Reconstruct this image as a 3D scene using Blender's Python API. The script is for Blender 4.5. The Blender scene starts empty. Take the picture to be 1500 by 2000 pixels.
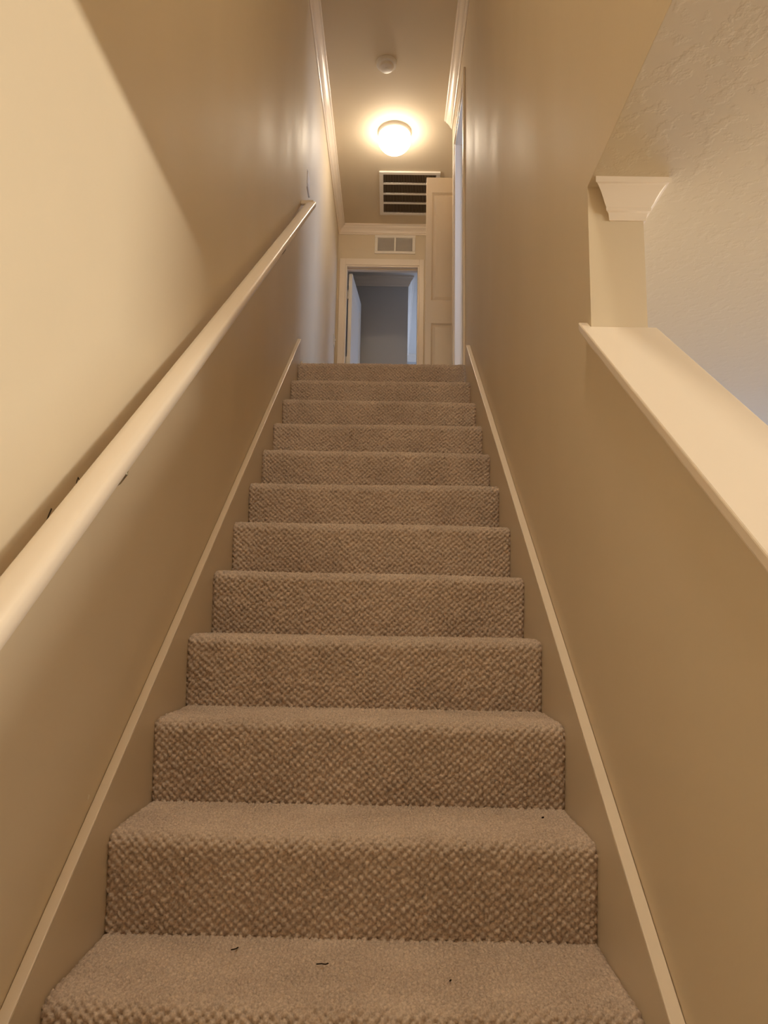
import bpy, bmesh, math, random
import numpy as np
from mathutils import Vector, Matrix

random.seed(4)
np.random.seed(4)
SC = bpy.context.scene
COL = SC.collection

# ------------------------------------------------------------------ camera
F_PX = 1400.04
cam_d = bpy.data.cameras.new('camera')
cam_d.sensor_fit = 'AUTO'
cam_d.sensor_width = 36.0
cam_d.lens = F_PX / 2000.0 * 36.0
cam_d.clip_start = 0.02
cam_d.clip_end = 100
cam = bpy.data.objects.new('camera', cam_d)
COL.objects.link(cam)
RT = Vector((0.99981682, 0.00569177, 0.01827358))
UP = Vector((-0.01716268, -0.15596297, 0.98761379))
FW = Vector((-0.00847127, 0.9877465, 0.15583672))
m = Matrix((RT, UP, -FW)).transposed().to_4x4()
m.translation = Vector((0.0623231, -1.2468580, 0.7826333))
cam.matrix_world = m
SC.camera = cam

# ------------------------------------------------------------------ world and exposure
world = bpy.data.worlds.new('world')
SC.world = world
world.use_nodes = True
bg = world.node_tree.nodes['Background']
bg.inputs['Color'].default_value = (0.52, 0.67, 1.0, 1)
bg.inputs['Strength'].default_value = 8.0
SC.view_settings.view_transform = 'Standard'
SC.view_settings.look = 'None'
SC.view_settings.exposure = 0.0
SC.view_settings.gamma = 1.0
SC.view_settings.use_curve_mapping = False
SC.cycles.max_bounces = 14
SC.cycles.diffuse_bounces = 10
SC.cycles.glossy_bounces = 4
SC.cycles.sample_clamp_indirect = 6.0
SC.cycles.use_denoising = True
SC.cycles.caustics_reflective = False
SC.cycles.caustics_refractive = False

WARM = (1.0, 0.91, 0.75)


def area(name, loc, direction, sx, sy, power, color, portal=False):
    d = bpy.data.lights.new(name, 'AREA')
    d.shape = 'RECTANGLE'
    d.size, d.size_y = sx, sy
    d.energy = power
    d.color = color
    o = bpy.data.objects.new(name, d)
    COL.objects.link(o)
    o.location = loc
    o.rotation_euler = Vector(direction).to_track_quat('-Z', 'Y').to_euler()
    if portal:
        d.cycles.is_portal = True
    return o


# the long light fitting hanging in the room beside the stairs
LAMP = area('room_lamp', (3.0, -0.33, 1.615), (-1, 0, 0), 1.75, 0.08, 80, WARM)
# added fill light, out of view, brightening the lower room and foyer
FOYER_FILL = area('foyer_fill', (2.7, -1.9, 1.72), (0, 0, -1), 0.6, 0.6, 48, WARM)
# added overhead fill, out of view, to light the treads from above
WELL_FILL = area('stairwell_fill', (0.0, -0.8, 4.60), (0, 0, -1), 0.35, 0.35, 36, (1.0, 0.90, 0.70))


# ------------------------------------------------------------------ materials
def new_mat(name):
    mt = bpy.data.materials.new(name)
    mt.use_nodes = True
    nt = mt.node_tree
    return mt, nt, nt.nodes['Principled BSDF']


def paint(name, col, rough=0.5, spec=0.4, bump_scale=0.0, bump=0.0, var=0.0, var_scale=2.0, bump_dist=0.001):
    mt, nt, b = new_mat(name)
    b.inputs['Roughness'].default_value = rough
    b.inputs['Specular IOR Level'].default_value = spec
    b.inputs['Base Color'].default_value = (*col, 1)
    tc = nt.nodes.new('ShaderNodeTexCoord')
    if var > 0:
        n = nt.nodes.new('ShaderNodeTexNoise')
        n.inputs['Scale'].default_value = var_scale
        n.inputs['Detail'].default_value = 4
        nt.links.new(tc.outputs['Object'], n.inputs['Vector'])
        mx = nt.nodes.new('ShaderNodeMix')
        mx.data_type = 'RGBA'
        mx.inputs[6].default_value = (*[c * (1 - var) for c in col], 1)
        mx.inputs[7].default_value = (*[min(1, c * (1 + var)) for c in col], 1)
        nt.links.new(n.outputs['Fac'], mx.inputs[0])
        nt.links.new(mx.outputs[2], b.inputs['Base Color'])
    if bump > 0:
        n2 = nt.nodes.new('ShaderNodeTexNoise')
        n2.inputs['Scale'].default_value = bump_scale
        n2.inputs['Detail'].default_value = 3
        nt.links.new(tc.outputs['Object'], n2.inputs['Vector'])
        bp = nt.nodes.new('ShaderNodeBump')
        bp.inputs['Strength'].default_value = bump
        bp.inputs['Distance'].default_value = bump_dist
        nt.links.new(n2.outputs['Fac'], bp.inputs['Height'])
        nt.links.new(bp.outputs['Normal'], b.inputs['Normal'])
    return mt


TAN = (0.665, 0.575, 0.435)
M_WALL = paint('tan_wall_paint', TAN, 0.6, 0.45, 55, 0.25, 0.03, 3.0)
M_SKIRT = paint('tan_skirt_paint', (0.64, 0.56, 0.445), 0.36, 0.5, 25, 0.06, 0.03, 4.0)
M_GREY = paint('grey_wall_paint', (0.54, 0.52, 0.50), 0.6, 0.3, 60, 0.2)
M_CEIL = paint('tan_ceiling_paint', (0.68, 0.595, 0.46), 0.7, 0.25, 60, 0.15)
M_TRIM = paint('cream_trim_paint', (0.82, 0.735, 0.635), 0.26, 0.5, 18, 0.05)
M_DOOR = paint('cream_door_paint', (0.79, 0.69, 0.56), 0.35, 0.5, 30, 0.05)
M_WHITE = paint('white_metal', (0.80, 0.76, 0.70), 0.4, 0.5)
M_PLASTIC = paint('off_white_plastic', (0.72, 0.68, 0.62), 0.4, 0.5)
M_DUCT_SHADE = paint('duct_shade', (0.055, 0.035, 0.02), 0.8, 0.2)
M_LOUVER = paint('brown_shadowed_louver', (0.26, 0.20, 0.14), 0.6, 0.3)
M_GAUZE = paint('grey_grille_metal', (0.66, 0.63, 0.60), 0.6, 0.3)
M_BRASS = paint('dull_metal', (0.34, 0.31, 0.22), 0.35, 0.5)
M_BRASS.node_tree.nodes['Principled BSDF'].inputs['Metallic'].default_value = 0.8
M_SCUFF = paint('dark_scuff', (0.05, 0.035, 0.02), 0.8, 0.2)
M_NICK = paint('pale_nick', (0.75, 0.68, 0.55), 0.8, 0.2)
M_LINT = paint('dark_lint', (0.03, 0.02, 0.015), 0.9, 0.1)
M_FLOOR = paint('plain_floor', (0.36, 0.28, 0.20), 0.8, 0.2, 80, 0.3)

nt = M_WALL.node_tree
tc = nt.nodes.new('ShaderNodeTexCoord')
mp = nt.nodes.new('ShaderNodeMapping')
mp.inputs['Scale'].default_value = (1.0, 2.2, 0.8)
nr = nt.nodes.new('ShaderNodeTexNoise')
nr.inputs['Scale'].default_value = 1.6
nr.inputs['Detail'].default_value = 3
mr = nt.nodes.new('ShaderNodeMapRange')
mr.inputs['From Min'].default_value = 0.3
mr.inputs['From Max'].default_value = 0.7
mr.inputs['To Min'].default_value = 0.48
mr.inputs['To Max'].default_value = 0.60
nt.links.new(tc.outputs['Object'], mp.inputs['Vector'])
nt.links.new(mp.outputs['Vector'], nr.inputs['Vector'])
nt.links.new(nr.outputs['Fac'], mr.inputs['Value'])
nt.links.new(mr.outputs['Result'], nt.nodes['Principled BSDF'].inputs['Roughness'])

# knockdown ceiling of the room beside the stairs
M_KNOCK, nt, b = new_mat('knockdown_ceiling')
b.inputs['Base Color'].default_value = (0.66, 0.58, 0.44, 1)
b.inputs['Roughness'].default_value = 0.75
b.inputs['Specular IOR Level'].default_value = 0.2
tc = nt.nodes.new('ShaderNodeTexCoord')
n1 = nt.nodes.new('ShaderNodeTexNoise')
n1.inputs['Scale'].default_value = 26
n1.inputs['Detail'].default_value = 5
n1.inputs['Roughness'].default_value = 0.6
cr = nt.nodes.new('ShaderNodeValToRGB')
cr.color_ramp.elements[0].position = 0.50
cr.color_ramp.elements[1].position = 0.62
bp = nt.nodes.new('ShaderNodeBump')
bp.inputs['Strength'].default_value = 0.22
bp.inputs['Distance'].default_value = 0.0015
nt.links.new(tc.outputs['Object'], n1.inputs['Vector'])
nt.links.new(n1.outputs['Fac'], cr.inputs['Fac'])
nt.links.new(cr.outputs['Color'], bp.inputs['Height'])
nt.links.new(bp.outputs['Normal'], b.inputs['Normal'])

# lit glass of the hallway lamp
M_GLOW, nt, b = new_mat('lit_opal_glass')
b.inputs['Base Color'].default_value = (0.9, 0.85, 0.75, 1)
b.inputs['Roughness'].default_value = 0.3
b.inputs['Emission Color'].default_value = (1.0, 0.83, 0.63, 1)
b.inputs['Emission Strength'].default_value = 30.0

# loop pile carpet: yarn colour and fine fibre relief only, the loops are geometry
M_CARPET, nt, b = new_mat('beige_loop_carpet')
b.inputs['Roughness'].default_value = 0.95
b.inputs['Specular IOR Level'].default_value = 0.1
b.inputs['Sheen Weight'].default_value = 0.25
b.inputs['Sheen Roughness'].default_value = 0.5
b.inputs['Sheen Tint'].default_value = (0.9, 0.8, 0.68, 1)
tc = nt.nodes.new('ShaderNodeTexCoord')
n1 = nt.nodes.new('ShaderNodeTexNoise')
n1.inputs['Scale'].default_value = 260
n1.inputs['Detail'].default_value = 3
n2 = nt.nodes.new('ShaderNodeTexNoise')
n2.inputs['Scale'].default_value = 7
n2.inputs['Detail'].default_value = 4
ad = nt.nodes.new('ShaderNodeMath')
ad.operation = 'MULTIPLY_ADD'
ad.inputs[1].default_value = 0.45
nt.links.new(tc.outputs['Object'], n1.inputs['Vector'])
nt.links.new(tc.outputs['Object'], n2.inputs['Vector'])
nt.links.new(n2.outputs['Fac'], ad.inputs[0])
nt.links.new(n1.outputs['Fac'], ad.inputs[2])
cr = nt.nodes.new('ShaderNodeValToRGB')
cr.color_ramp.elements[0].position = 0.45
cr.color_ramp.elements[0].color = (0.37, 0.292, 0.242, 1)
cr.color_ramp.elements[1].position = 0.95
cr.color_ramp.elements[1].color = (0.70, 0.585, 0.505, 1)
nt.links.new(ad.outputs[0], cr.inputs['Fac'])
nt.links.new(cr.outputs['Color'], b.inputs['Base Color'])
n3 = nt.nodes.new('ShaderNodeTexNoise')
n3.inputs['Scale'].default_value = 600
n3.inputs['Detail'].default_value = 2
bp = nt.nodes.new('ShaderNodeBump')
bp.inputs['Strength'].default_value = 0.5
bp.inputs['Distance'].default_value = 0.001
nt.links.new(tc.outputs['Object'], n3.inputs['Vector'])
nt.links.new(n3.outputs['Fac'], bp.inputs['Height'])
nt.links.new(bp.outputs['Normal'], b.inputs['Normal'])


# ------------------------------------------------------------------ mesh helpers
class MB:
    """collects shapes that become ONE mesh object"""

    def __init__(self):
        self.v, self.f = [], []

    def add(self, verts, faces):
        o = len(self.v)
        self.v += [tuple(p) for p in verts]
        self.f += [tuple(i + o for i in f) for f in faces]

    def box(self, x0, x1, y0, y1, z0, z1):
        self.add([(x0, y0, z0), (x1, y0, z0), (x1, y1, z0), (x0, y1, z0),
                  (x0, y0, z1), (x1, y0, z1), (x1, y1, z1), (x0, y1, z1)],
                 [(3, 2, 1, 0), (4, 5, 6, 7), (0, 1, 5, 4), (1, 2, 6, 5), (2, 3, 7, 6), (3, 0, 4, 7)])

    def prism_x(self, x0, x1, poly):
        """poly = [(y, z)...] extruded along x"""
        n = len(poly)
        self.add([(x0, y, z) for y, z in poly] + [(x1, y, z) for y, z in poly],
                 [tuple(range(n)), tuple(range(2 * n - 1, n - 1, -1))] +
                 [(i, i + n, (i + 1) % n + n, (i + 1) % n) for i in range(n)])

    def loft(self, rings, close_ends=True):
        n = len(rings[0])
        vs = [p for r in rings for p in r]
        fs = []
        for k in range(len(rings) - 1):
            for i in range(n):
                j = (i + 1) % n
                fs.append((k * n + i, k * n + j, (k + 1) * n + j, (k + 1) * n + i))
        if close_ends:
            fs.append(tuple(range(n - 1, -1, -1)))
            fs.append(tuple(range((len(rings) - 1) * n, len(rings) * n)))
        self.add(vs, fs)

    def lathe(self, prof, seg, c=(0, 0, 0)):
        rings = []
        for r, z in prof:
            rings.append([(c[0] + r * math.cos(2 * math.pi * k / seg), c[1] + r * math.sin(2 * math.pi * k / seg), c[2] + z) for k in range(seg)])
        self.loft(rings)

    def tube(self, pts, r, seg=10):
        rings = []
        for i, p in enumerate(pts):
            p = Vector(p)
            a = Vector(pts[max(i - 1, 0)])
            c = Vector(pts[min(i + 1, len(pts) - 1)])
            t = (c - a).normalized()
            u = t.cross(Vector((0.3, 0.2, 1))).normalized()
            w = t.cross(u)
            rings.append([tuple(p + (u * math.cos(2 * math.pi * k / seg) + w * math.sin(2 * math.pi * k / seg)) * r) for k in range(seg)])
        self.loft(rings)

    def build(self, name, mat, parent=None, bevel=0.0, smooth=False, segs=2):
        me = bpy.data.meshes.new(name)
        me.from_pydata(self.v, [], self.f)
        bm = bmesh.new()
        bm.from_mesh(me)
        bmesh.ops.recalc_face_normals(bm, faces=bm.faces[:])
        if bevel > 0:
            es = [e for e in bm.edges if len(e.link_faces) == 2 and e.calc_face_angle(0) > 0.5]
            bmesh.ops.bevel(bm, geom=es, offset=bevel, segments=segs, profile=0.5, affect='EDGES', clamp_overlap=True)
        bm.to_mesh(me)
        bm.free()
        me.materials.append(mat)
        if smooth:
            me.polygons.foreach_set('use_smooth', [True] * len(me.polygons))
            me.set_sharp_from_angle(angle=math.radians(38))
        o = bpy.data.objects.new(name, me)
        COL.objects.link(o)
        if parent is not None:
            o.parent = parent
            o.matrix_parent_inverse = Matrix.Translation(-parent.location)
        return o


def thing(name, label, cat, loc, group=None):
    o = bpy.data.objects.new(name, None)
    COL.objects.link(o)
    o.location = loc
    o['label'] = label
    o['category'] = cat
    if group:
        o['group'] = group
    return o


def tag(o, label, cat, group=None):
    o['label'] = label
    o['category'] = cat
    if group:
        o['group'] = group
    return o


def struct(o, label=None):
    o['kind'] = 'structure'
    if label:
        o['label'] = label
    return o


# ------------------------------------------------------------------ dimensions
RISE, RUN = 0.187184, 0.240012
N = 12                      # riser 0 .. 11, the last one tops out on the upper floor
ZUP = N * RISE              # 2.246 upper floor
ZLOW = -4 * RISE            # lower floor
ZC1 = 1.775                 # ceiling of the lower room
ZC2 = 4.685                 # ceiling of the upper hallway
XL, XR = -0.496, 0.498      # stair walls
XR2 = 0.622                 # far side of the right wall
YF = 5.34                   # end wall of the hallway
DZ = 4.28                   # door head height upstairs


def cap_z(y):
    return 0.807 * y + 1.2385


# ------------------------------------------------------------------ shell
w = MB()
w.box(XL - 0.1, XL, -4.1, YF + 0.1, ZLOW - 0.1, ZC2)
wall_left = struct(w.build('wall_left', M_WALL))

w = MB()
w.prism_x(XR, XR2, [(-1.02, ZLOW - 0.1), (0.25, ZLOW - 0.1), (0.25, cap_z(0.25) - 0.03), (-1.02, cap_z(-1.02) - 0.03)])
w.box(XR, XR2, 0.25, 2.92, ZLOW - 0.1, ZC2)
w.box(XR, XR2, -4.0, 0.25, ZC1 + 0.0006, ZC2)
w.box(XR, XR2, 2.92, 3.54, ZLOW - 0.1, ZUP - 0.02)
w.box(XR, XR2, 2.92, 3.54, DZ, ZC2)
w.box(XR, XR2, 3.54, 3.80, ZLOW - 0.1, ZC2)
wall_right = struct(w.build('wall_right', M_WALL))

w = MB()                    # end wall of the hallway with the far doorway
X0, X1 = -0.412, 0.304
w.box(XL, X0, YF, YF + 0.1, ZUP - 0.1, ZC2)
w.box(X1, 0.82, YF, YF + 0.1, ZUP - 0.1, ZC2)
w.box(X0, X1, YF, YF + 0.1, 4.265, ZC2)
struct(w.build('wall_far', M_WALL))

w = MB()                    # alcove behind the wall end, where the closet leaf is hinged
w.box(0.72, 0.82, 3.80, YF, ZUP - 0.1, ZC2)
w.box(XR2, 0.82, 3.70, 3.80, ZUP - 0.1, ZC2)
struct(w.build('wall_alcove', M_WALL))

w = MB()                    # bedroom off the right doorway, window in its outer wall
w.box(XR2, 2.2, 1.4, 1.5, ZUP - 0.1, ZC2)
w.box(0.82, 2.2, 3.70, 3.80, ZUP - 0.1, ZC2)
w.box(2.2, 2.3, 1.4, 1.6, ZUP - 0.1, ZC2)
w.box(2.2, 2.3, 3.6, 3.8, ZUP - 0.1, ZC2)
w.box(2.2, 2.3, 1.6, 3.6, ZUP - 0.1, ZUP + 0.8)
w.box(2.2, 2.3, 1.6, 3.6, ZUP + 2.1, ZC2)
struct(w.build('wall_bedroom', M_GREY))

w = MB()                    # room beyond the far doorway
w.box(-1.7, -1.6, YF + 0.1, 8.9, ZUP - 0.1, ZC2)
w.box(-1.6, XL - 0.1, YF, YF + 0.1, ZUP - 0.1, ZC2)
w.box(0.82, 2.6, YF, YF + 0.1, ZUP - 0.1, ZC2)
w.box(-1.6, 2.6, 8.75, 8.85, ZUP - 0.1, ZC2)
w.box(2.5, 2.6, YF, 7.2, ZUP - 0.1, ZC2)
w.box(2.5, 2.6, 8.5, 8.85, ZUP - 0.1, ZC2)
w.box(2.5, 2.6, 7.2, 8.5, ZUP - 0.1, ZUP + 0.7)
w.box(2.5, 2.6, 7.2, 8.5, ZUP + 2.15, ZC2)
w.box(-1.6, 0.225, 6.40, 8.75, ZUP - 0.1, ZC2)
struct(w.build('wall_back_room', M_GREY))

w = MB()                    # lower room and foyer
w.box(XL - 0.1, 5.1, -4.1, -4.0, ZLOW - 0.1, ZC2)
w.box(5.0, 5.1, -4.0, 4.6, ZLOW - 0.1, ZC1)
w.box(XR2, 1.4, 4.5, 4.6, ZLOW - 0.1, ZC1)
w.box(3.6, 5.0, 4.5, 4.6, ZLOW - 0.1, ZC1)
w.box(1.4, 3.6, 4.5, 4.6, ZLOW - 0.1, ZLOW + 0.7)
w.box(1.4, 3.6, 4.5, 4.6, ZLOW + 2.05, ZC1)
struct(w.build('wall_lower_room', M_WALL))

w = MB()                    # wall over the foyer, end of the stairwell
w.box(XL, XR, -1.75, -1.65, ZC1 + 0.08, ZC2)
struct(w.build('wall_stairwell', M_WALL))

w = MB()
w.box(XL - 0.1, 5.1, -4.1, 4.6, ZLOW - 0.1, ZLOW)
struct(w.build('floor', M_FLOOR))
w = MB()
w.box(XL, XR2, 2.885, YF + 0.1, ZUP - 0.12, ZUP - 0.004)
w.box(XR2, 2.2, 1.5, 3.70, ZUP - 0.12, ZUP - 0.004)
w.box(XR2, 0.72, 3.80, YF + 0.1, ZUP - 0.12, ZUP - 0.004)
w.box(-1.6, 2.5, YF + 0.1, 8.75, ZUP - 0.12, ZUP - 0.004)
struct(w.build('floor_upstairs', M_FLOOR))
w = MB()
w.box(XL - 0.1, 3.6, -4.1, YF + 0.05, ZC2, ZC2 + 0.08)
struct(w.build('ceiling', M_CEIL))
w = MB()
w.box(-1.7, 2.6, YF + 0.05, 8.9, ZC2, ZC2 + 0.08)
struct(w.build('ceiling_back_room', M_WHITE))
w = MB()
w.box(XR + 0.0005, 5.1, -4.0, 0.25, ZC1, ZC1 + 0.04)
w.box(XR2, 5.1, 0.25, 4.6, ZC1, ZC1 + 0.04)
w.box(XL, XR + 0.0005, -4.0, -1.65, ZC1, ZC1 + 0.04)
struct(w.build('ceiling_lower_room', M_KNOCK))

# daylight enters by the windows of these rooms
area('window_bedroom', (2.22, 2.6, ZUP + 1.45), (-1, 0, 0), 2.0, 1.3, 1, (1, 1, 1), portal=True)
area('window_back_room', (2.52, 7.85, ZUP + 1.42), (-1, 0, 0), 1.3, 1.45, 1, (1, 1, 1), portal=True)
area('window_lower_room', (2.5, 4.52, ZLOW + 1.37), (0, -1, 0), 2.2, 1.35, 1, (1, 1, 1), portal=True)

# ------------------------------------------------------------------ mouldings
CROWN = [(0.0, 0.088), (0.007, 0.088), (0.012, 0.082), (0.012, 0.074), (0.019, 0.070), (0.022, 0.060), (0.029, 0.048),
         (0.039, 0.037), (0.050, 0.028), (0.052, 0.020), (0.059, 0.018), (0.064, 0.012), (0.064, 0.0), (0.0, 0.0)]


def sweep(prof, pts, normals, zc, name, mat, parent=None):
    """moulding profile (projection, drop) along straight pieces; each end has its own plan direction"""
    w = MB()
    rings = []
    for (x, y), (nx, ny) in zip(pts, normals):
        rings.append([(x + nx * p, y + ny * p, zc - h) for p, h in prof])
    w.loft(rings)
    return w.build(name, mat, parent, smooth=True)


# hallway crown: left wall, end wall, right wall
struct(sweep(CROWN, [(XL, -1.6), (XL, YF)], [(1, 0), (1, -1)], ZC2, 'trim_1', M_TRIM))
struct(sweep(CROWN, [(XL, YF), (0.72, YF)], [(1, -1), (0, -1)], ZC2, 'trim_2', M_TRIM))
struct(sweep(CROWN, [(XR, -1.6), (XR, 3.80)], [(-1, 0), (-1, 0)], ZC2, 'trim_3', M_TRIM))
# crown of the back room around its closet corner, and on its end wall
BIG = [(p * 1.0, h * 1.15) for p, h in CROWN]
struct(sweep(BIG, [(-1.6, 6.40), (0.225, 6.40), (0.225, 8.75)], [(0, -1), (1, -1), (1, 0)], ZC2, 'trim_4', M_TRIM))
struct(sweep(BIG, [(0.225, 8.75), (2.5, 8.75)], [(0, -1), (0, -1)], ZC2, 'trim_5', M_TRIM))

# baseboards upstairs
w = MB()
w.box(XL, XL + 0.013, 2.90, YF, ZUP - 0.004, ZUP + 0.11)
struct(w.build('baseboard_left', M_TRIM, bevel=0.004))


def casing(name, pieces, mat=M_TRIM, bevel=0.004):
    w = MB()
    for p in pieces:
        w.box(*p)
    return struct(w.build(name, mat, bevel=bevel))


# far doorway: casing + lining
cas = MB()
cas.box(X0 - 0.062, X0 - 0.004, YF - 0.016, YF, ZUP, 4.338)
cas.box(X1 + 0.004, X1 + 0.052, YF - 0.016, YF, ZUP, 4.338)
cas.box(X0 - 0.004, X1 + 0.004, YF - 0.016, YF, 4.272, 4.338)
cas.box(X0 - 0.004, X0 + 0.012, YF - 0.010, YF + 0.1, ZUP, 4.272)
cas.box(X1 - 0.012, X1 + 0.004, YF - 0.010, YF + 0.1, ZUP, 4.272)
cas.box(X0 + 0.012, X1 - 0.012, YF - 0.010, YF + 0.1, 4.256, 4.272)
cas.box(X0 + 0.012, X1 - 0.012, YF + 0.03, YF + 0.055, 4.245, 4.256)   # stop
struct(cas.build('trim_6', M_TRIM, bevel=0.003))

# right doorway: casing + lining
cas = MB()
cas.box(XR - 0.014, XR, 2.862, 2.918, ZUP, DZ + 0.058)
cas.box(XR - 0.014, XR, 3.542, 3.600, ZUP, DZ + 0.058)
cas.box(XR - 0.014, XR, 2.918, 3.542, DZ + 0.002, DZ + 0.058)
cas.box(XR - 0.006, XR2 + 0.006, 2.905, 2.922, ZUP, DZ + 0.002)
cas.box(XR - 0.006, XR2 + 0.006, 3.525, 3.542, ZUP, DZ + 0.002)
cas.box(XR - 0.006, XR2 + 0.006, 2.922, 3.525, DZ - 0.014, DZ + 0.002)
cas.box(XR + 0.055, XR + 0.085, 3.513, 3.525, ZUP, DZ - 0.014)          # stop
struct(cas.build('trim_7', M_TRIM, bevel=0.003))


# ------------------------------------------------------------------ staircase
stairs = thing('staircase', 'straight staircase covered in beige loop carpet climbing between two tan walls', 'staircase', (0, 0, ZLOW))


def step_profile(ds):
    """points (y, z, ny, nz) from the foot of the riser over the rounded nosing to the back of the tread"""
    r = 0.026
    lean = 0.017
    pts = []
    top = RISE - r
    ln = math.hypot(lean, top)
    n = max(2, int(ln / ds))
    ny, nz = -top / ln, -lean / ln
    for i in range(n):
        t = i / n
        pts.append((-lean * t, -0.008 + (top + 0.008) * t, ny, nz))
    cy, cz = -lean + r, RISE - r
    na = max(6, int(r * 1.6 / ds))
    for i in range(na):
        a = math.pi - (math.pi / 2) * i / na
        pts.append((cy + r * math.cos(a), cz + r * math.sin(a), math.cos(a), math.sin(a)))
    y0, y1 = cy, RUN + 0.014
    n = int((y1 - y0) / ds)
    for i in range(n + 1):
        t = i / n
        pts.append((y0 + (y1 - y0) * t, RISE, 0.0, 1.0))
    return np.array(pts)


HALF = 0.475


def make_step(i, ds):
    P = step_profile(ds)
    nx = int(2 * HALF / ds) + 1
    xs = np.linspace(-HALF, HALF, nx)
    d = np.hypot(np.diff(P[:, 0]), np.diff(P[:, 1]))
    s = np.concatenate([[0], np.cumsum(d)])
    S, X = np.meshgrid(s, xs, indexing='ij')
    # gently wandering rows of loops
    rng = np.random.RandomState(100 + i)
    ph = rng.uniform(0, 6.28, 12)
    U = X + 0.0016 * np.sin(S * 41 + ph[0] + X * 9) + 0.0012 * np.sin(X * 67 + ph[1]) + 0.0009 * np.sin(S * 173 + X * 131 + ph[2])
    V = S + 0.0014 * np.sin(X * 37 + ph[3] + S * 11) + 0.0011 * np.sin(X * 151 + ph[4]) + 0.0008 * np.sin(S * 120 - X * 163 + ph[5])
    px, pv = 0.0182, 0.0172
    u, v = U / px, V / pv
    T1 = rng.uniform(-1, 1, (5, 128, 512))

    def loops(cu, cv, sub):
        # rounded loops on a staggered lattice, each with its own place, girth, height and twist
        a_, b_ = (cv.astype(int) * 2 + sub) % 128, (cu.astype(int) * 2 + sub) % 512
        j = [T[a_, b_] for T in T1]
        dx = (u - cu - sub * 0.5) * px + 0.0011 * j[0]
        dv = (v - cv - sub * 0.5) * pv + 0.0011 * j[1]
        an = 0.45 * j[4]
        rx = 0.0066 * (1 + 0.13 * j[2])
        ry = 0.0078 * (1 + 0.13 * j[3])
        e1 = (dx + an * dv) / rx
        e2 = (dv - an * dx) / ry
        hh = np.sqrt(np.clip(1 - e1 * e1 - e2 * e2, 0, 1))
        hh = hh * (1 + 0.10 * np.sin(e1 * 5.5 + e2 * 3.0 * np.sign(j[0])))
        return hh * (1 + 0.22 * j[4])
    h = np.maximum(loops(np.round(u), np.round(v), 0), loops(np.round(u - 0.5), np.round(v - 0.5), 1))
    H = 0.0066 * (h - 0.64)
    # pile pushed about by wear
    g = rng.normal(0, 1, (int(s[-1] / 0.007) + 4, int(2 * HALF / 0.007) + 4))
    fy, fx = S / 0.007, (X + HALF) / 0.007
    iy, ix = fy.astype(int), fx.astype(int)
    ty, tx = fy - iy, fx - ix
    ty, tx = ty * ty * (3 - 2 * ty), tx * tx * (3 - 2 * tx)
    H += 0.0004 * ((g[iy, ix] * (1 - tx) + g[iy, ix + 1] * tx) * (1 - ty) + (g[iy + 1, ix] * (1 - tx) + g[iy + 1, ix + 1] * tx) * ty)
    H += rng.normal(0, 0.00022, H.shape)
    # tucked edges along the skirt boards and at the foot of the riser
    e = np.clip((HALF - np.abs(X)) / 0.010, 0, 1)
    H -= 0.007 * (1 - e) ** 2
    fr = np.clip(S / 0.010, 0, 1)
    H -= 0.004 * (1 - fr) ** 2
    # pile worn a little lower in the middle of the nosing
    sag = 0.0022 * np.sin(X * 3.3 + ph[6]) + 0.0012 * np.sin(X * 9.0 + ph[7])
    Y = P[:, 0][:, None] + P[:, 2][:, None] * H
    Z = P[:, 1][:, None] + P[:, 3][:, None] * H
    Z = Z + sag * np.clip((S - 0.05) / 0.1, 0, 1) * np.clip((s[-1] - S) / 0.1, 0, 1)
    co = np.stack([X, Y + i * RUN, Z + i * RISE], -1).reshape(-1, 3).astype(np.float32)
    ns = len(s)
    a = np.arange(ns * nx).reshape(ns, nx)
    q = np.stack([a[:-1, :-1], a[:-1, 1:], a[1:, 1:], a[1:, :-1]], -1).reshape(-1, 4)
    me = bpy.data.meshes.new('step')
    me.vertices.add(len(co))
    me.vertices.foreach_set('co', co.ravel())
    nf = len(q)
    me.loops.add(nf * 4)
    me.loops.foreach_set('vertex_index', q.ravel().astype(np.int32))
    me.polygons.add(nf)
    me.polygons.foreach_set('loop_start', np.arange(0, nf * 4, 4, dtype=np.int32))
    me.polygons.foreach_set('use_smooth', np.ones(nf, dtype=bool))
    me.update(calc_edges=True)
    me.materials.append(M_CARPET)
    o = bpy.data.objects.new('step', me)
    COL.objects.link(o)
    o.parent = stairs
    o.matrix_parent_inverse = Matrix.Translation(-stairs.location)
    return o


for i in range(-4, N):
    make_step(i, 0.012 if i < -1 else 0.0022 if i < 3 else 0.0028)

# skirt boards with their pale top edge
MS = RISE / RUN


def skirt(x0, x1, off, y_end):
    w = MB()
    top = lambda y: MS * y + off
    w.prism_x(x0, x1, [(-1.1, ZLOW), (-0.99, ZLOW), (y_end, ZUP - 0.30), (y_end, top(y_end) - 0.006), (-1.1, top(-1.1) - 0.006)])
    o = w.build('skirt_board', M_SKIRT, stairs)
    e = MB()
    e.prism_x(x0, x1, [(-1.1, top(-1.1) - 0.006), (y_end, top(y_end) - 0.006), (y_end, top(y_end)), (-1.1, top(-1.1))])
    c = e.build('top_edge', M_TRIM, o, bevel=0.0015)
    c['label'] = 'pale top edge of the skirt board'
    return o


skirt(XL + 0.001, -HALF, 0.297, 2.73)
skirt(HALF, XR - 0.001, 0.322, 2.60)

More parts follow.
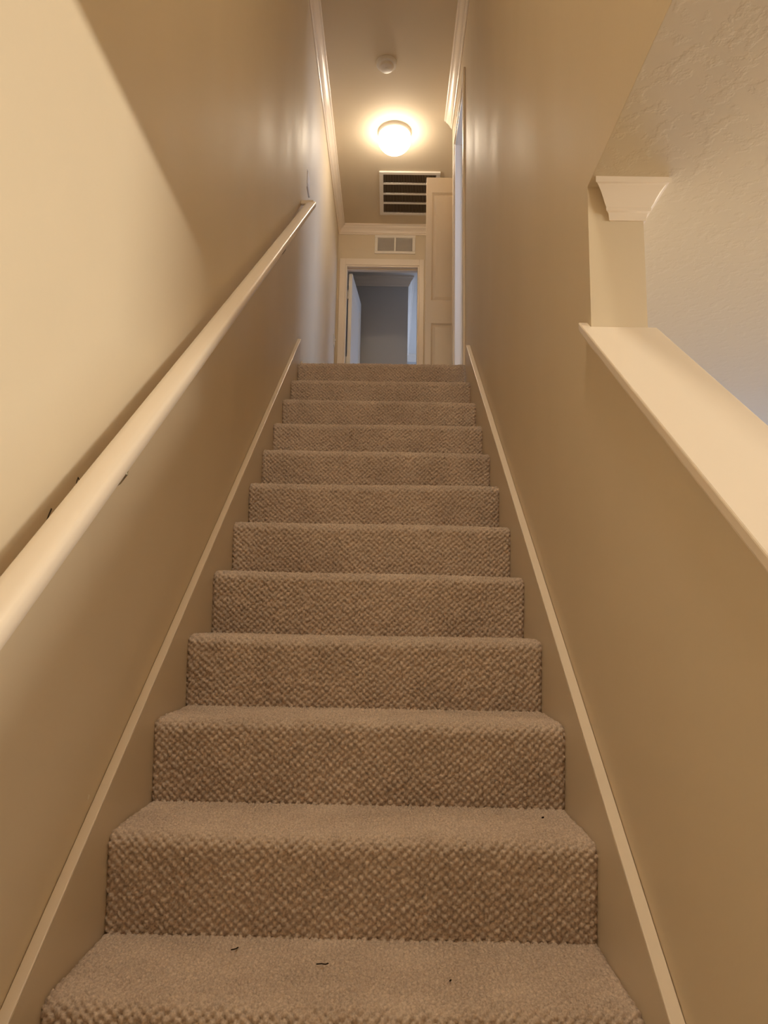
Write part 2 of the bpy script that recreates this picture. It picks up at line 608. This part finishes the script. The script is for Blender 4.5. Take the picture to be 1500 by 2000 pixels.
# ------------------------------------------------------------------ half wall cap
cap = thing('half_wall_cap', 'sloping cream board capping the half wall beside the stairs', 'ledge', (0.55, 0.25, cap_z(0.25)))
t = 0.021
plan = [(0.476, -1.05), (0.642, -1.05), (0.642, 0.2495), (0.4975, 0.2495), (0.4975, 0.274), (0.476, 0.274)]
w = MB()
w.loft([[(x, y, cap_z(y) - t) for x, y in plan], [(x, y, cap_z(y)) for x, y in plan]])
w.build('cap_board', M_TRIM, cap, bevel=0.0025)
w = MB()
w.prism_x(0.486, 0.4975, [(-1.03, cap_z(-1.03) - t - 0.015), (0.262, cap_z(0.262) - t - 0.015), (0.262, cap_z(0.262) - t), (-1.03, cap_z(-1.03) - t)])
w.build('edge_moulding', M_TRIM, cap, bevel=0.002)

# ------------------------------------------------------------------ crown wrapped round the wall end
capital = [(0.000, 0.084), (0.004, 0.084), (0.0055, 0.071), (0.007, 0.067), (0.0115, 0.065), (0.0125, 0.059), (0.012, 0.056),
           (0.0155, 0.050), (0.020, 0.039), (0.026, 0.027), (0.033, 0.017), (0.0365, 0.014), (0.040, 0.0135), (0.040, 0.0), (0.0, 0.0)]
w = MB()
rings = []
for (x, y), (nx, ny) in zip([(0.548, 0.25), (XR2, 0.25), (XR2, 0.75)], [(-1.06, -1), (1.15, -1), (1.15, 0)]):
    rings.append([(x + nx * p, y + ny * p - (0.0 if ny else 0.0), ZC1 - h) for p, h in capital])
w.loft(rings)
tag(w.build('column_capital', M_TRIM, smooth=True), 'flared cream crown moulding at the top of the wall end beside the stairs', 'moulding')

# ------------------------------------------------------------------ handrail
rail = thing('handrail', 'long cream wooden handrail sloping up along the left stair wall', 'handrail', (-0.45, 0.0, 1.0))
HS = 0.82
d = Vector((0, 1, HS)).normalized()
u = Vector((0, -HS, 1)).normalized()
secs = []
ca, sa = -0.474, -0.420
hp = [(-0.027, 0.001), (-0.027, 0.019), (-0.0255, 0.0235), (-0.022, 0.026), (-0.010, 0.0275), (0.008, 0.0275), (0.0195, 0.0258), (0.0245, 0.0228), (0.0268, 0.018), (0.0275, 0.010), (0.027, 0.001), (0.0235, -0.0035), (0.012, -0.006), (-0.012, -0.006), (-0.0235, -0.0035)]
w = MB()


def rail_ring(y, cut):
    r = []
    for a, bb in hp:
        base = Vector((-0.435 + a, y, HS * y + 1.040))
        p = base + u * bb * 1.0
        if cut:                      # plumb cut at the end
            k = (y - p.y) / d.y
            p = p + d * k
        r.append(tuple(p))
    return r


w.loft([rail_ring(-1.0, True)] + [rail_ring(y, False) for y in np.linspace(-0.9, 2.6, 8)] + [rail_ring(2.66, True)])
w.build('rail', M_TRIM, rail, smooth=True)
w = MB()
ze = HS * 2.66 + 1.040
w.box(XL, -0.42, 2.638, 2.66, ze + 0.004, ze + 0.030)
w.build('wall_return', M_TRIM, rail, bevel=0.004)
for yb in (0.07, 1.78, -0.90):
    zb = HS * yb
    br = MB()
    br.box(XL, XL + 0.005, yb - 0.013, yb + 0.013, zb + 0.935, zb + 0.995)
    b_o = br.build('bracket', M_BRASS, rail, bevel=0.002)
    ar = MB()
    ar.tube([(XL + 0.004, yb, zb + 0.965), (XL + 0.028, yb, zb + 0.968), (XL + 0.048, yb, zb + 0.982), (XL + 0.058, yb, zb + 0.997), (XL + 0.061, yb, zb + 1.014), (XL + 0.061, yb, zb + 1.036)], 0.006)
    ar.build('arm', M_BRASS, b_o, smooth=True)

# ------------------------------------------------------------------ hallway ceiling
lamp = thing('ceiling_light', 'lit white glass dome light on the upstairs hallway ceiling', 'light', (0.047, 3.95, ZC2))
w = MB()
w.lathe([(0.001, 0.0), (0.132, 0.0), (0.132, -0.024), (0.126, -0.036), (0.112, -0.040), (0.001, -0.040)], 48, (0.047, 3.95, ZC2))
w.build('canopy', M_WHITE, lamp, smooth=True)
w = MB()
gp = [(0.001, -0.041), (0.098, -0.041), (0.118, -0.045), (0.130, -0.055), (0.1335, -0.069), (0.131, -0.086), (0.124, -0.105), (0.112, -0.125), (0.095, -0.145), (0.072, -0.163), (0.045, -0.176), (0.020, -0.182), (0.001, -0.183)]
w.lathe(gp, 48, (0.047, 3.95, ZC2))
w.build('glass_shade', M_GLOW, lamp, smooth=True)

sm = thing('smoke_detector', 'round white smoke detector on the hallway ceiling in front of the lamp', 'smoke detector', (-0.017, 3.235, ZC2))
c = (-0.017, 3.235, ZC2)
w = MB()
w.lathe([(0.001, 0.0), (0.072, 0.0), (0.072, -0.018), (0.067, -0.025), (0.054, -0.026), (0.001, -0.026)], 40, c)
w.build('base', M_PLASTIC, sm, smooth=True)
w = MB()
w.lathe([(0.001, -0.026), (0.051, -0.026), (0.051, -0.036), (0.047, -0.046), (0.036, -0.052), (0.001, -0.053)], 40, c)
w.build('cap', M_PLASTIC, sm, smooth=True)
w = MB()
w.lathe([(0.001, -0.0525), (0.011, -0.0525), (0.010, -0.055), (0.001, -0.0555)], 16, (c[0], c[1] - 0.005, c[2]))
w.build('test_button', M_PLASTIC, sm, smooth=True)

# return air grille on the ceiling
gx0, gx1, gy0, gy1 = -0.084, 0.452, 4.445, 5.105
gr = thing('ceiling_grille', 'large white return air grille on the hallway ceiling with dark louvres', 'vent', (0.18, 4.77, ZC2))
w = MB()
zf = ZC2 - 0.016
fw_ = 0.036
w.box(gx0, gx1, gy0, gy0 + fw_, zf, ZC2)
w.box(gx0, gx1, gy1 - fw_, gy1, zf, ZC2)
w.box(gx0, gx0 + fw_, gy0 + fw_, gy1 - fw_, zf, ZC2)
w.box(gx1 - fw_, gx1, gy0 + fw_, gy1 - fw_, zf, ZC2)
w.build('frame', M_WHITE, gr, bevel=0.004)
w = MB()
w.box(gx0 + fw_, gx1 - fw_, gy0 + fw_, gy1 - fw_, ZC2 - 0.003, ZC2 - 0.0005)
w.build('duct_shade_sheet', M_DUCT_SHADE, gr)  # dark sheet standing in for the shade inside the duct
ys = [4.614, 4.768, 4.912]
for y in ys:
    w = MB()
    w.box(gx0 + fw_, gx1 - fw_, y - 0.011, y + 0.011, zf + 0.001, ZC2 - 0.004)
    w.build('crossbar', M_WHITE, gr, bevel=0.002)
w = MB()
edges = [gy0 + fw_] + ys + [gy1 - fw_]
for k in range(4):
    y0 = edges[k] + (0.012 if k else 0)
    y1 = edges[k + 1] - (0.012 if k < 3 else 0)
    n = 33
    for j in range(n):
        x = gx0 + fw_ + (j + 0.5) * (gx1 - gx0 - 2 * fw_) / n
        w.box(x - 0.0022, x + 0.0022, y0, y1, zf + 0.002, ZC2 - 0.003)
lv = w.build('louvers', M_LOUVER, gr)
lv['kind'] = 'stuff'

# ------------------------------------------------------------------ end wall vent
vt = thing('wall_vent', 'small white two panel air vent on the end wall above the far doorway', 'vent', (0.067, YF, 4.49))
vx0, vx1, vz0, vz1 = -0.134, 0.267, 4.398, 4.594
yv = YF - 0.012
w = MB()
w.box(vx0, vx1, yv, YF, vz1 - 0.027, vz1)
w.box(vx0, vx1, yv, YF, vz0, vz0 + 0.027)
w.box(vx0, vx0 + 0.03, yv, YF, vz0 + 0.027, vz1 - 0.027)
w.box(vx1 - 0.03, vx1, yv, YF, vz0 + 0.027, vz1 - 0.027)
w.build('frame', M_WHITE, vt, bevel=0.003)
w = MB()
w.box(0.058, 0.074, yv, YF - 0.001, vz0 + 0.027, vz1 - 0.027)
w.build('centre_bar', M_WHITE, vt, bevel=0.002)
for a, bb in ((vx0 + 0.03, 0.058), (0.074, vx1 - 0.03)):
    w = MB()
    w.box(a, bb, YF - 0.003, YF - 0.0005, vz0 + 0.027, vz1 - 0.027)
    for k in range(16):
        z = vz0 + 0.031 + k * (vz1 - vz0 - 0.062) / 15.5
        w.add([(a, YF - 0.010, z), (bb, YF - 0.010, z), (bb, YF - 0.003, z + 0.006), (a, YF - 0.003, z + 0.006),
               (a, YF - 0.010, z - 0.0015), (bb, YF - 0.010, z - 0.0015), (bb, YF - 0.003, z + 0.0045), (a, YF - 0.003, z + 0.0045)],
              [(0, 1, 2, 3), (7, 6, 5, 4), (0, 4, 5, 1), (1, 5, 6, 2), (2, 6, 7, 3), (3, 7, 4, 0)])
    lv = w.build('louver_panel', M_GAUZE, vt)


# ------------------------------------------------------------------ doors
def leaf_mesh(wd, zt, panels, th=0.035, stile=0.045, dz=0.0):
    """door slab in local x 0..wd, y 0..th, front face at y=0 with sunk raised panels"""
    w = MB()
    z0 = ZUP + 0.012
    xa, xb = stile, wd - stile
    w.box(0, xa, 0, th, z0, zt)
    w.box(xb, wd, 0, th, z0, zt)
    zs = [zt]
    for a, bb in panels:
        zs += [a, bb]
    zs.append(z0)
    for k in range(0, len(zs), 2):
        w.box(xa, xb, 0, th, zs[k + 1], zs[k])
    pn = []
    for a, bb in panels:
        p = MB()
        b1, b2 = 0.012, 0.034
        # bevelled field: cove down to -8 mm then up to the raised field, on both faces
        for sgn, y0 in ((1, 0.0), (-1, th)):
            r = [[(xa, y0, bb), (xb, y0, bb), (xb, y0, a), (xa, y0, a)],
                 [(xa + b1, y0 + sgn * 0.010, bb + b1), (xb - b1, y0 + sgn * 0.010, bb + b1), (xb - b1, y0 + sgn * 0.010, a - b1), (xa + b1, y0 + sgn * 0.010, a - b1)],
                 [(xa + b2, y0 + sgn * 0.003, bb + b2), (xb - b2, y0 + sgn * 0.003, bb + b2), (xb - b2, y0 + sgn * 0.003, a - b2), (xa + b2, y0 + sgn * 0.003, a - b2)]]
            vs = [q for rr in r for q in rr]
            fs = [(k * 4 + i, k * 4 + (i + 1) % 4, (k + 1) * 4 + (i + 1) % 4, (k + 1) * 4 + i) for k in range(2) for i in range(4)] + [(8, 9, 10, 11)]
            p.add(vs, fs)
        pn.append(p)
    return w, pn


def make_door(name, label, loc, rot, wd, zt, panels, mat, stile, hinges_z, hinge_x, hinge_y=-0.006):
    root = thing(name, label, 'door', (loc[0], loc[1], ZUP))
    w, pn = leaf_mesh(wd, zt, panels, stile=stile)
    T = Matrix.Translation((loc[0], loc[1], 0)) @ Matrix.Rotation(rot, 4, 'Z')

    def put(mb, nm, mt, par):
        mb.v = [tuple(T @ Vector(p)) for p in mb.v]
        return mb.build(nm, mt, par)
    lf = put(w, 'leaf', mat, root)
    for p in pn:
        put(p, 'panel', mat, lf)
    for hz in hinges_z:
        h = MB()
        h.tube([(hinge_x, hinge_y, hz - 0.045), (hinge_x, hinge_y, hz + 0.045)], 0.007, 10)
        h.box(hinge_x - 0.003, hinge_x + 0.0, hinge_y - 0.012, hinge_y + 0.012, hz - 0.042, hz + 0.042)
        put(h, 'hinge', M_PLASTIC, root)
    return root


make_door('closet_door', 'narrow cream panelled door leaf standing open across the hallway end', (0.306, 3.93), 0.0, 0.402, 4.277,
          [(4.150, 3.245), (3.065, 2.42)], M_DOOR, 0.043, (4.02, 3.20, 2.48), 0.404)
make_door('bedroom_door', 'white panelled door swung open inside the far doorway', (-0.353, YF + 0.106), math.radians(85.0), 0.70, 4.240,
          [(4.10, 3.30), (3.10, 2.45)], M_WHITE, 0.10, (4.017, 3.326, 2.5), -0.004, 0.039)

# ------------------------------------------------------------------ small things on the walls
th_ = thing('thermostat', 'slim cream box mounted on the left wall above the handrail end', 'thermostat', (XL, 2.90, 3.53))
w = MB()
w.box(XL, XL + 0.002, 2.865, 2.985, 3.482, 3.605)
w.build('back_plate', M_WHITE, th_, bevel=0.001)
w = MB()
w.box(XL + 0.002, XL + 0.006, 2.872, 2.978, 3.512, 3.600)
w.build('cover', M_WHITE, th_, bevel=0.003)
w = MB()
w.box(XL + 0.002, XL + 0.009, 2.868, 2.982, 3.484, 3.494)
w.build('ledge', M_WHITE, th_, bevel=0.002)

sw = thing('light_switch', 'white light switch on the left wall next to the far doorway', 'switch', (XL, 5.17, 3.42))
w = MB()
w.box(XL, XL + 0.006, 5.135, 5.205, 3.365, 3.475)
w.build('plate', M_PLASTIC, sw, bevel=0.002)
w = MB()
w.box(XL + 0.006, XL + 0.018, 5.164, 5.176, 3.415, 3.437)
w.build('toggle', M_PLASTIC, sw, bevel=0.002)

# wear on the left wall
w = MB()
w.tube([(XL, -0.084, 0.962), (XL, -0.092, 0.949), (XL, -0.097, 0.938), (XL, -0.105, 0.932), (XL, -0.115, 0.917)], 0.0016, 6)
w.build('scratch', M_SCUFF, wall_left)
w = MB()
w.tube([(XL, 0.010, 1.030), (XL, 0.005, 1.033), (XL, 0.001, 1.026), (XL, -0.002, 1.014), (XL, -0.008, 1.010)], 0.0013, 6)
w.build('scuff', M_SCUFF, wall_left)
for y, z, r in ((0.164, 0.453, 0.004), (0.605, 2.111, 0.003)):
    w = MB()
    w.tube([(XL - 0.001, y, z - r), (XL - 0.001, y + r * 0.6, z + r)], r * 0.7, 6)
    w.build('nick', M_NICK, wall_left)

# lint on the lowest steps
for pts, lab in (([(-0.215, 0.172), (-0.208, 0.176), (-0.204, 0.183)], 'short dark lint thread left of centre on the lowest tread'),
                 ([(-0.054, 0.124), (-0.045, 0.126), (-0.038, 0.124), (-0.033, 0.128)], 'longer dark lint thread near the middle of the lowest tread')):
    w = MB()
    w.tube([(x, y, RISE + 0.0035) for x, y in pts], 0.0011, 6)
    tag(w.build('lint_thread', M_LINT), lab, 'lint')
w = MB()
w.tube([(0.402, 0.388, 2 * RISE + 0.0035), (0.406, 0.391, 2 * RISE + 0.0038)], 0.0018, 6)
tag(w.build('crumb', M_LINT), 'tiny dark crumb on the second tread near the right skirt', 'crumb')
w = MB()
w.tube([(0.177, 0.074, RISE + 0.0035), (0.179, 0.077, RISE + 0.0038)], 0.0014, 6)
tag(w.build('crumb', M_LINT), 'tiny dark crumb right of centre near the nosing of the lowest tread', 'crumb')
